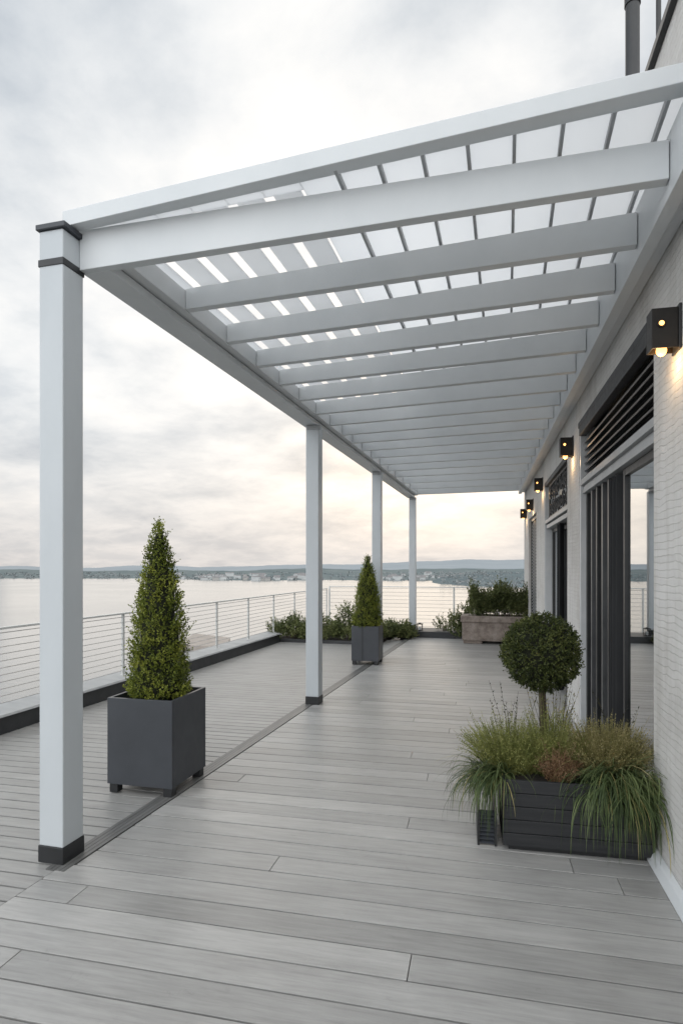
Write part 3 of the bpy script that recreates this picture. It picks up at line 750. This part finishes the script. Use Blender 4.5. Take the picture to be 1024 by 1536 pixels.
M['head']=mk_hill('headland',(.04,.05,.05),(.07,.08,.075),.03,(.105,.13,.145))
def lerp_tab(tab,x):
    if x<=tab[0][0]: return tab[0][1]
    for (a,b),(c,d) in zip(tab[:-1],tab[1:]):
        if a<=x<=c: 
            t=(x-a)/(c-a); t=t*t*(3-2*t); return b+(d-b)*t
    return tab[-1][1]
def terrain(name,mat,pxa,pxb,shore,d1,ridge,seed,rough=.6):
    r=random.Random(seed); mb=MB(); vs=[];fs=[]; step=5; cols=int((pxb-pxa)/step); rows=14
    ph=[r.uniform(0,6.28) for _ in range(8)]
    for i in range(cols+1):
        px=pxa+i*step; d0=lerp_tab(shore,px); zr=(850-lerp_tab(ridge,px))/F*d1+HC
        wob=(math.sin(px*.031+ph[0])+.6*math.sin(px*.083+ph[1])+.35*math.sin(px*.21+ph[2])+.2*math.sin(px*.47+ph[3]))
        for j in range(rows+1):
            t=j/rows; d=d0+(d1-d0)*t
            z=WZ-.3+(zr-WZ)*(t**.9)+wob*rough*d1/F*t + (.9*math.sin(px*.13+j*1.7+ph[4])*d1/F*.5*t if 0<j<rows else 0)
            vs.append(tuple(at(px,d,z)))
    R1=rows+1
    for i in range(cols):
        for j in range(rows): fs.append((i*R1+j,(i+1)*R1+j,(i+1)*R1+j+1,i*R1+j+1))
    mb.add(vs,fs); o=mb.build(name,mat,smooth=True); return struct(o)
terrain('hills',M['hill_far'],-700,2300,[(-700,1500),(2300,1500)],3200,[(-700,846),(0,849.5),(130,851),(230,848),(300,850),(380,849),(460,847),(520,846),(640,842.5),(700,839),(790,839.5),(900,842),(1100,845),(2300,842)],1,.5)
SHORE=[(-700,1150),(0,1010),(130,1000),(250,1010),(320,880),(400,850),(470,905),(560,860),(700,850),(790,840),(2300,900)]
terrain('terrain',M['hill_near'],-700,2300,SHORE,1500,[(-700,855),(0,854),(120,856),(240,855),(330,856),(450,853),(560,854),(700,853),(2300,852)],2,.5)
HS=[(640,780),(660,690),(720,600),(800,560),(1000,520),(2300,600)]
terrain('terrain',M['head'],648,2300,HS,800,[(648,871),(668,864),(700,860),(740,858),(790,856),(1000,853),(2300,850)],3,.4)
# far woods: one mass
r=random.Random(77); mb=MB()
def clump(c,s,n):
    for k in range(n):
        d=rvec(r); p=c+Vector((d.x*s,d.y*s,abs(d.z)*s*.8)); leaf_quad(mb,p,rvec(r),rvec(r),s*.9,s*.35)
for k in range(520):
    px=r.uniform(-120,800); d0=lerp_tab(SHORE,px); t=r.random()**1.6*.5; d=d0+(1500-d0)*(t+.01)
    zr=(850-854)/F*1500+HC; clump(at(px,d,WZ+(zr-WZ)*(t**.9)),r.uniform(2,4.5),9)
for k in range(220):
    px=r.uniform(660,810); d0=lerp_tab(HS,px); t=r.random(); d=d0+(800-d0)*t; zr=(850-859)/F*800+HC
    clump(at(px,d,WZ+(zr-WZ)*(t**.9)),r.uniform(1.5,3.0),9)
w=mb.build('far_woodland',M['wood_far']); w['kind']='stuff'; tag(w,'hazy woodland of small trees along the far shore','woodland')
# houses of the town across the water
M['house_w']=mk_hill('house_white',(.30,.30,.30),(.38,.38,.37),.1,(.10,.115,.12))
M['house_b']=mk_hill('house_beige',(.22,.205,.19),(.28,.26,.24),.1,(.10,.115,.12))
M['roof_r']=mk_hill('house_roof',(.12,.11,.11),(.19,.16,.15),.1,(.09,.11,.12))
def house_mesh(w,l,h,rh):
    mb=MB(); mb.box(-w,w,-l,l,-6,h,0)
    mb.add([(-w-.3,-l-.3,h),(w+.3,-l-.3,h),(w+.3,l+.3,h),(-w-.3,l+.3,h),(-w-.3,0,h+rh),(w+.3,0,h+rh)],[(0,1,5,4),(2,3,4,5),(0,4,3),(1,2,5)],1); return mb
protos=[]
for i,(wd,ln,h,rh,mm) in enumerate([(5,3.5,3.5,2.2,'house_w'),(9,4,5.5,1.8,'house_w'),(6,4,3.5,2.4,'house_b'),(14,5,4,1.2,'house_w')]):
    protos.append((house_mesh(wd,ln,h,rh),mm))
cnt=0
kinds=['small white gabled house','long white two storey house','small beige gabled house','wide low white hall']
first={}
for k in range(95):
    zone=r.random()
    px = r.uniform(300,470) if zone<.4 else (r.uniform(560,760) if zone<.85 else r.uniform(200,300))
    d0=lerp_tab(SHORE,px); t=.015+r.random()**1.8*.32; d=d0+(1500-d0)*t
    zr=(850-lerp_tab([(0,854),(330,856),(450,853),(700,853)],px))/F*1500+HC
    i=r.choice([0,0,1,2,2,3]); nm='town_house'
    if i not in first:
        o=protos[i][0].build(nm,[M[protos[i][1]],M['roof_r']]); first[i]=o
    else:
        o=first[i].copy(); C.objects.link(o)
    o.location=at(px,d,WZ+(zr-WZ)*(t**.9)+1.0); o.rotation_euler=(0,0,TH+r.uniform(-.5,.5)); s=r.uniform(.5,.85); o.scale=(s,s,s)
    tag(o,kinds[i]+' in the hazy town across the water','house','houses of the town across the water')
# quay below the terrace
mb=MB(); c=[at(262,146,0),at(338,140,0),at(345,160,0),at(292,170,0)]
mb.hexa([(p.x,p.y,WZ-1) for p in c]+[(p.x,p.y,WZ+1.2) for p in c])
M['quay']=paint('quay_concrete',(.25,.22,.19),(.34,.30,.27),.8,(.3,.3,.3)); struct(mb.build('quay',M['quay']))

# ------------------------------------------------------------------ sky and light
SUN_EL=R(10.5); SUN_AZ=math.atan2(-.128,1.0)   # angle from +Y towards +X (negative = left)
sd=Vector((math.sin(SUN_AZ)*math.cos(SUN_EL),math.cos(SUN_AZ)*math.cos(SUN_EL),math.sin(SUN_EL)))
w=bpy.data.worlds.new('World'); scene.world=w; w.use_nodes=True; nt=w.node_tree
bg=nt.nodes['Background']; bg.inputs['Strength'].default_value=.1
sky=nt.nodes.new('ShaderNodeTexSky'); sky.sky_type='NISHITA'; sky.sun_disc=False; sky.sun_elevation=SUN_EL; sky.sun_rotation=SUN_AZ; sky.air_density=1.2; sky.dust_density=2.5
tc=nt.nodes.new('ShaderNodeTexCoord'); DIR=tc.outputs['Generated']
sx=nt.nodes.new('ShaderNodeSeparateXYZ'); lk(nt,DIR,sx.inputs[0])
def mth(op,a,b=None,c=None,clamp=False):
    n=nt.nodes.new('ShaderNodeMath'); n.operation=op; n.use_clamp=clamp
    for i,v in enumerate((a,b,c)):
        if v is None: continue
        if isinstance(v,(int,float)): n.inputs[i].default_value=v
        else: lk(nt,v,n.inputs[i])
    return n.outputs[0]
Z=sx.outputs['Z']; zc=mth('MAXIMUM',Z,0.0); den=mth('ADD',zc,.24)
cv=nt.nodes.new('ShaderNodeCombineXYZ'); lk(nt,mth('DIVIDE',sx.outputs['X'],den),cv.inputs[0]); lk(nt,mth('DIVIDE',sx.outputs['Y'],den),cv.inputs[1])
def wn(scale,detail,rough,dist,off,stretch=(1,1,1)):
    mp=nt.nodes.new('ShaderNodeMapping'); mp.inputs['Location'].default_value=off; mp.inputs['Scale'].default_value=stretch; lk(nt,cv.outputs[0],mp.inputs['Vector'])
    n=nt.nodes.new('ShaderNodeTexNoise'); n.inputs['Scale'].default_value=scale; n.inputs['Detail'].default_value=detail; n.inputs['Roughness'].default_value=rough; n.inputs['Distortion'].default_value=dist
    lk(nt,mp.outputs[0],n.inputs['Vector']); return n.outputs['Fac']
def rmp(fac,pts):
    q=ramp(nt,pts); lk(nt,fac,q.inputs['Fac']); return q.outputs['Color']
def mix(f,a,b,mode='MIX'):
    n=nt.nodes.new('ShaderNodeMix'); n.data_type='RGBA'; n.blend_type=mode; n.clamp_factor=True
    for i,v in ((0,f),(6,a),(7,b)):
        if isinstance(v,(int,float)): n.inputs[i].default_value=v
        elif isinstance(v,tuple): n.inputs[i].default_value=(*v,1)
        else: lk(nt,v,n.inputs[i])
    return n.outputs[2]
big=wn(1.05,10,.55,.15,(2.3,7.1,0)); fine=wn(3.6,10,.62,.2,(8.3,2.2,0),(1,1.0,1))
mixd=mth('ADD',mth('MULTIPLY',big,.8),mth('MULTIPLY',fine,.2))
cl=rmp(mixd,[(.38,(5.0,5.5,6.1)),(.45,(6.7,7.1,7.5)),(.52,(8.5,8.7,8.85)),(.60,(10.0,9.95,9.8))])
col=mix(.04,cl,sky.outputs['Color'],'ADD')
# hazy warm band low on the horizon
hz=mth('POWER',mth('SUBTRACT',1.0,mth('MULTIPLY',zc,3.6),None,True),1.6)
hb=rmp(fine,[(.40,(6.5,6.2,6.0)),(.62,(7.9,7.35,6.9))])
col=mix(mth('MULTIPLY',hz,.85),col,hb)
# brightening of thin cloud around the low sun
dt=nt.nodes.new('ShaderNodeVectorMath'); dt.operation='DOT_PRODUCT'; lk(nt,DIR,dt.inputs[0]); dt.inputs[1].default_value=sd
dp=mth('MAXIMUM',dt.outputs['Value'],0.0)
g1=mth('POWER',dp,90.0); g2=mth('POWER',dp,11.0)
thin=mth('MULTIPLY',mth('ADD',mth('MULTIPLY',mixd,2.4),-.35,None,True),mth('ADD',.08,mth('MULTIPLY',zc,7.5),None,True))
gl=mix(1.0,mix(1.0,(0,0,0),mix(g1,(0,0,0),(6.5,5.0,3.2)),'ADD'),mix(g2,(0,0,0),(2.8,2.1,1.35)),'ADD')
glw=nt.nodes.new('ShaderNodeVectorMath'); glw.operation='SCALE'; lk(nt,gl,glw.inputs[0]); lk(nt,thin,glw.inputs['Scale'])
col=mix(1.0,col,glw.outputs[0],'ADD')
# added fill light: unseen sky overhead and behind the camera made brighter
bt=nt.nodes.new('ShaderNodeMapRange'); bt.interpolation_type='SMOOTHSTEP'; bt.inputs['From Min'].default_value=.45; bt.inputs['From Max'].default_value=-.6; bt.inputs['To Min'].default_value=1.0; bt.inputs['To Max'].default_value=2.75
lk(nt,mth('ADD',sx.outputs['Y'],mth('MULTIPLY',mth('SUBTRACT',zc,.45),.35)),bt.inputs['Value'])
fin=nt.nodes.new('ShaderNodeVectorMath'); fin.operation='SCALE'; lk(nt,col,fin.inputs[0]); lk(nt,bt.outputs['Result'],fin.inputs['Scale'])
lk(nt,fin.outputs[0],bg.inputs['Color'])
sun=bpy.data.lights.new('sun','SUN'); sun.energy=.5; sun.angle=R(75); sun.color=(1,.88,.74)
so=bpy.data.objects.new('sun',sun); C.objects.link(so); so.rotation_euler=(-sd).to_track_quat('-Z','Y').to_euler()

# ------------------------------------------------------------------ camera
cam=bpy.data.cameras.new('camera'); co=bpy.data.objects.new('camera',cam); C.objects.link(co)
co.location=(0,0,HC); co.rotation_euler=(R(90),0,TH)
cam.sensor_fit='HORIZONTAL'; cam.sensor_width=36; cam.lens=36*F/1024; cam.shift_y=82/1024; cam.clip_end=20000; cam.clip_start=.05
scene.camera=co
scene.render.resolution_x=682; scene.render.resolution_y=1024
scene.render.engine='CYCLES'
scene.view_settings.view_transform='Standard'; scene.view_settings.look='None'; scene.view_settings.exposure=0
